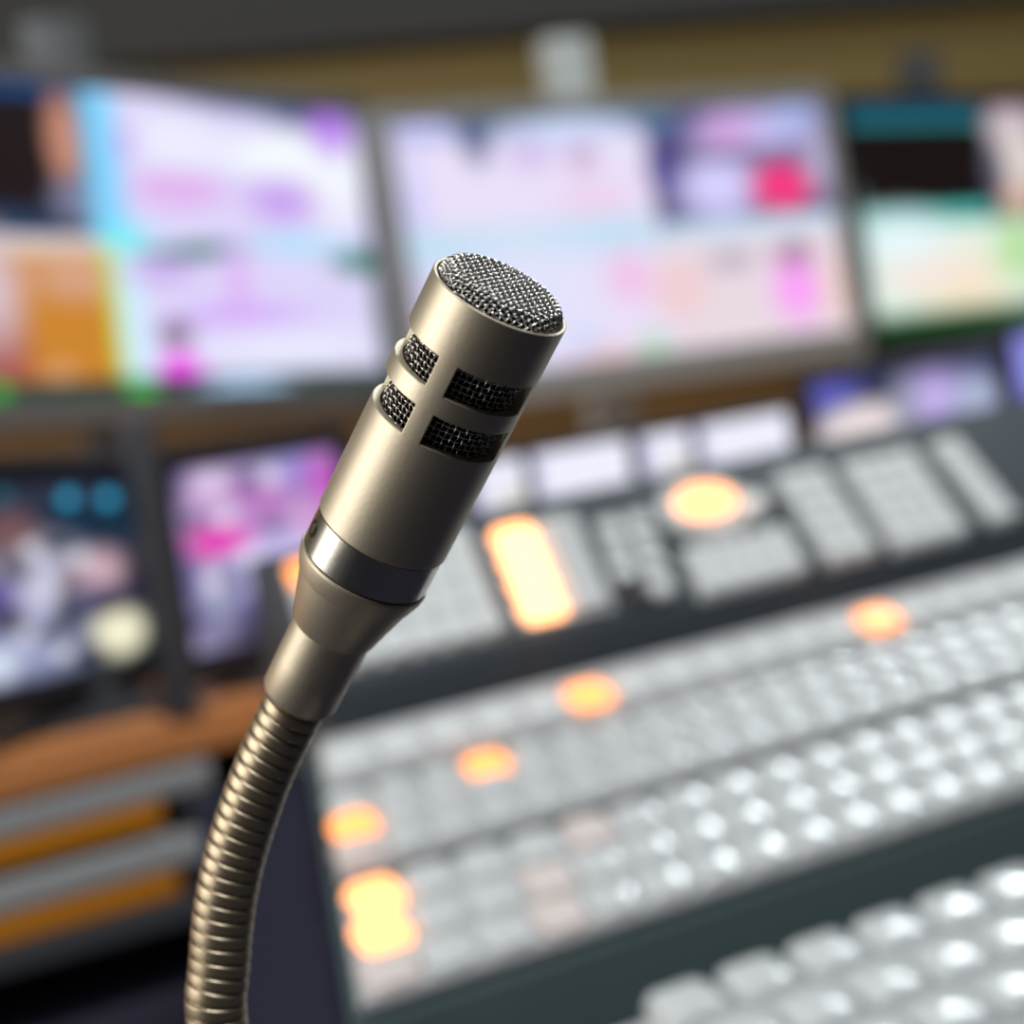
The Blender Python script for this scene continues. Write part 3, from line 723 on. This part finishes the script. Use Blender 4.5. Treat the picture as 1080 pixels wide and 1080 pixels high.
# woven sleeve behind the windows
def sleeve(r, t0, t1, pitch, amp):
    nw = int(round(2*PI*r/pitch)); nw += nw % 2; nh = int(round((t1-t0)*mm*S/pitch)); out = []
    for i in range(nw):
        a = 2*PI*i/nw; run = []
        for j in range(nh*4+1):
            rr = r+amp*math.cos(PI*j/4)*(1 if i % 2 == 0 else -1)
            run.append(np.array([rr*math.sin(a), -rr*math.cos(a), T(t0)-(T(t0)-T(t1))*j/(nh*4)]))
        out.append(run)
    for j in range(nh+1):
        z = T(t0)-(T(t0)-T(t1))*j/nh; run = []
        for k in range(nw*4+1):
            a = 2*PI*k/(nw*4); rr = r-amp*math.cos(PI*k/4)*(1 if j % 2 == 0 else -1)
            run.append(np.array([rr*math.sin(a), -rr*math.cos(a), z]))
        out.append(run)
    return out
V, Fc = tube_np(sleeve(8.55*mm, 7.4, 21.6, 0.95*mm, 0.18*mm), 0.125*mm, 6)
o = from_py('side_grille', V, Fc, M['wire'], mic, 3.2); o.matrix_local = HL
# locking ring, lip, cone and stem sleeve
RC = 10.1*mm
bm = bmesh.new(); lathe(bm, [(RI, T(39.1)), (RC-0.25*mm, T(39.1)), (RC, T(39.4)), (RC, T(45.2)), (RC-0.3*mm, T(45.5)), (RI, T(45.5))], 128); ring = mic_part('lock_ring', bm, M['chrome'], 0.6)
ring['label'] = 'polished steel ring'
bm = bmesh.new(); a = deg(-67)
c = Vector((RC*math.sin(a), -RC*math.cos(a), T(42.2))); nrm = Vector((math.sin(a), -math.cos(a), 0))
cyl(bm, c-nrm*0.8*mm, c+nrm*0.03*mm, 1.4*mm, 32)
sc_ = from_bm('screw_hole', bm, M['darkmetal'], ring, 0.6)
bm = bmesh.new(); cyl(bm, c-nrm*0.5*mm, c+nrm*0.07*mm, 0.85*mm, 24)
from_bm('screw', bm, M['chrome'], ring, 0.6)
bm = bmesh.new()
lathe(bm, [(8.6*mm, T(45.4)), (RC+0.15*mm, T(45.55)), (RC+0.25*mm, T(45.9)), (RC+0.05*mm, T(47.0)), (RC-0.75*mm, T(49.0)), (RC-0.95*mm, T(49.15)), (6.8*mm, T(57.0)), (6.5*mm, T(57.4)), (5.5*mm, T(57.45))], 128)
mic_part('cone_adapter', bm, M['champagne'], 0.35)
bm = bmesh.new()
lathe(bm, [(5.4*mm, T(57.0)), (6.35*mm, T(57.3)), (6.25*mm, T(64)), (6.15*mm, T(69.8)), (5.8*mm, T(70.5)), (4.6*mm, T(70.6))], 96)
mic_part('stem_sleeve', bm, M['champagne'], 0.5)
# ridged gooseneck
def catmull(P, n=24):
    P = [2*P[0]-P[1]]+list(P)+[2*P[-1]-P[-2]]; out = []
    for i in range(1, len(P)-2):
        for k in range(n):
            t = k/n; a, b, c, d = P[i-1], P[i], P[i+1], P[i+2]
            out.append(0.5*((2*b)+(-a+c)*t+(2*a-5*b+4*c-d)*t*t+(-a+3*b-3*c+d)*t**3))
    out.append(P[-2]); return np.array(out)
cl = catmull(pts)
for _ in range(40): cl[1:-1] = cl[1:-1]*0.5+(cl[:-2]+cl[2:])*0.25
seg = np.linalg.norm(np.diff(cl, axis=0), axis=1); acc = np.concatenate([[0], np.cumsum(seg)])
NP_ = 18; PITCHN = 2.33*mm
ss = np.arange(0, acc[-1], PITCHN/NP_)
path = np.stack([np.interp(ss, acc, cl[:, k]) for k in range(3)], 1)
tan = np.gradient(path, axis=0)
for _ in range(30): tan[1:-1] = tan[1:-1]*0.5+(tan[:-2]+tan[2:])*0.25
tan /= np.linalg.norm(tan, axis=1)[:, None]
NS = 48; RN = 4.95*mm
V = np.zeros((len(path), NS, 3)); nr = side.copy()
for i in range(len(path)):
    nr = nr-tan[i]*(nr@tan[i]); nr /= np.linalg.norm(nr); bn = np.cross(tan[i], nr)
    for k in range(NS):
        a = 2*PI*k/NS; fr = (ss[i]/PITCHN+k/NS) % 1.0
        x = abs(fr-0.5)*2                            # 1 at the groove, 0 mid rib
        r = RN-0.05*mm*x*x-0.60*mm*max(0.0, (x-0.70)/0.30)**1.4
        V[i, k] = path[i]+r*(nr*math.cos(a)+bn*math.sin(a))-base
Fc = [(i*NS+k, i*NS+(k+1) % NS, (i+1)*NS+(k+1) % NS, (i+1)*NS+k) for i in range(len(path)-1) for k in range(NS)]
from_py('gooseneck', V.reshape(-1, 3), Fc, M['neck'], mic, 3.2)
bm = bmesh.new(); lathe(bm, [(0, 0), (24*mm, 0), (24*mm, 4*mm), (21*mm, 8*mm), (8*mm, 10*mm), (7*mm, 22*mm), (4.5*mm, 23*mm), (0, 23*mm)], 64)
o = from_bm('base_flange', bm, M['champagne'], mic, 0.5)

# ------------------------------------------------------------------ light
def area(name, loc, target, sx, sy, power, color=(1, 1, 1)):
    l = bpy.data.lights.new(name, 'AREA'); l.shape = 'RECTANGLE'; l.size = sx; l.size_y = sy; l.energy = power; l.color = color
    o = bpy.data.objects.new(name, l); COL.objects.link(o); o.location = loc
    o.rotation_euler = (Vector(target)-Vector(loc)).to_track_quat('-Z', 'Y').to_euler()
    return o
area('ceiling_lamp', (1.95, 1.42, 2.55), (1.2, 0.9, 0.8), 0.55, 0.3, 15, (0.88, 0.98, 1.0))
area('ceiling_lamp_middle', (0.3, -0.3, 2.55), (0.3, 0.7, 0.8), 1.2, 0.4, 43, (0.95, 0.98, 1.0))
area('added_left_light', (-1.97, 1.0, 1.5), (0, 1.0, 1.5), 2.0, 1.15, 36, (1.0, 0.965, 0.90))  # unseen soft light added at the left wall for the microphone; no window there
wd = bpy.data.worlds.new('World'); SC.world = wd; wd.use_nodes = True
wd.node_tree.nodes['Background'].inputs[0].default_value = (0.05, 0.05, 0.055, 1); wd.node_tree.nodes['Background'].inputs[1].default_value = 0.5

# ------------------------------------------------------------------ camera
cd = bpy.data.cameras.new('camera'); cam = bpy.data.objects.new('camera', cd); COL.objects.link(cam)
cam.matrix_world = Matrix(((RGT[0], UPV[0], -FWD[0], 0), (RGT[1], UPV[1], -FWD[1], 0), (RGT[2], UPV[2], -FWD[2], 1.0), (0, 0, 0, 1)))
cd.sensor_width = 36; cd.lens = F_PX/1080*36; cd.clip_start = 0.01
cd.dof.use_dof = True; cd.dof.focus_distance = 0.272; cd.dof.aperture_fstop = 10.5; cd.dof.aperture_blades = 0
SC.camera = cam
SC.view_settings.view_transform = 'Standard'; SC.view_settings.look = 'None'; SC.view_settings.gamma = 1.0; SC.view_settings.use_curve_mapping = False
SC.view_settings.exposure = 0.0
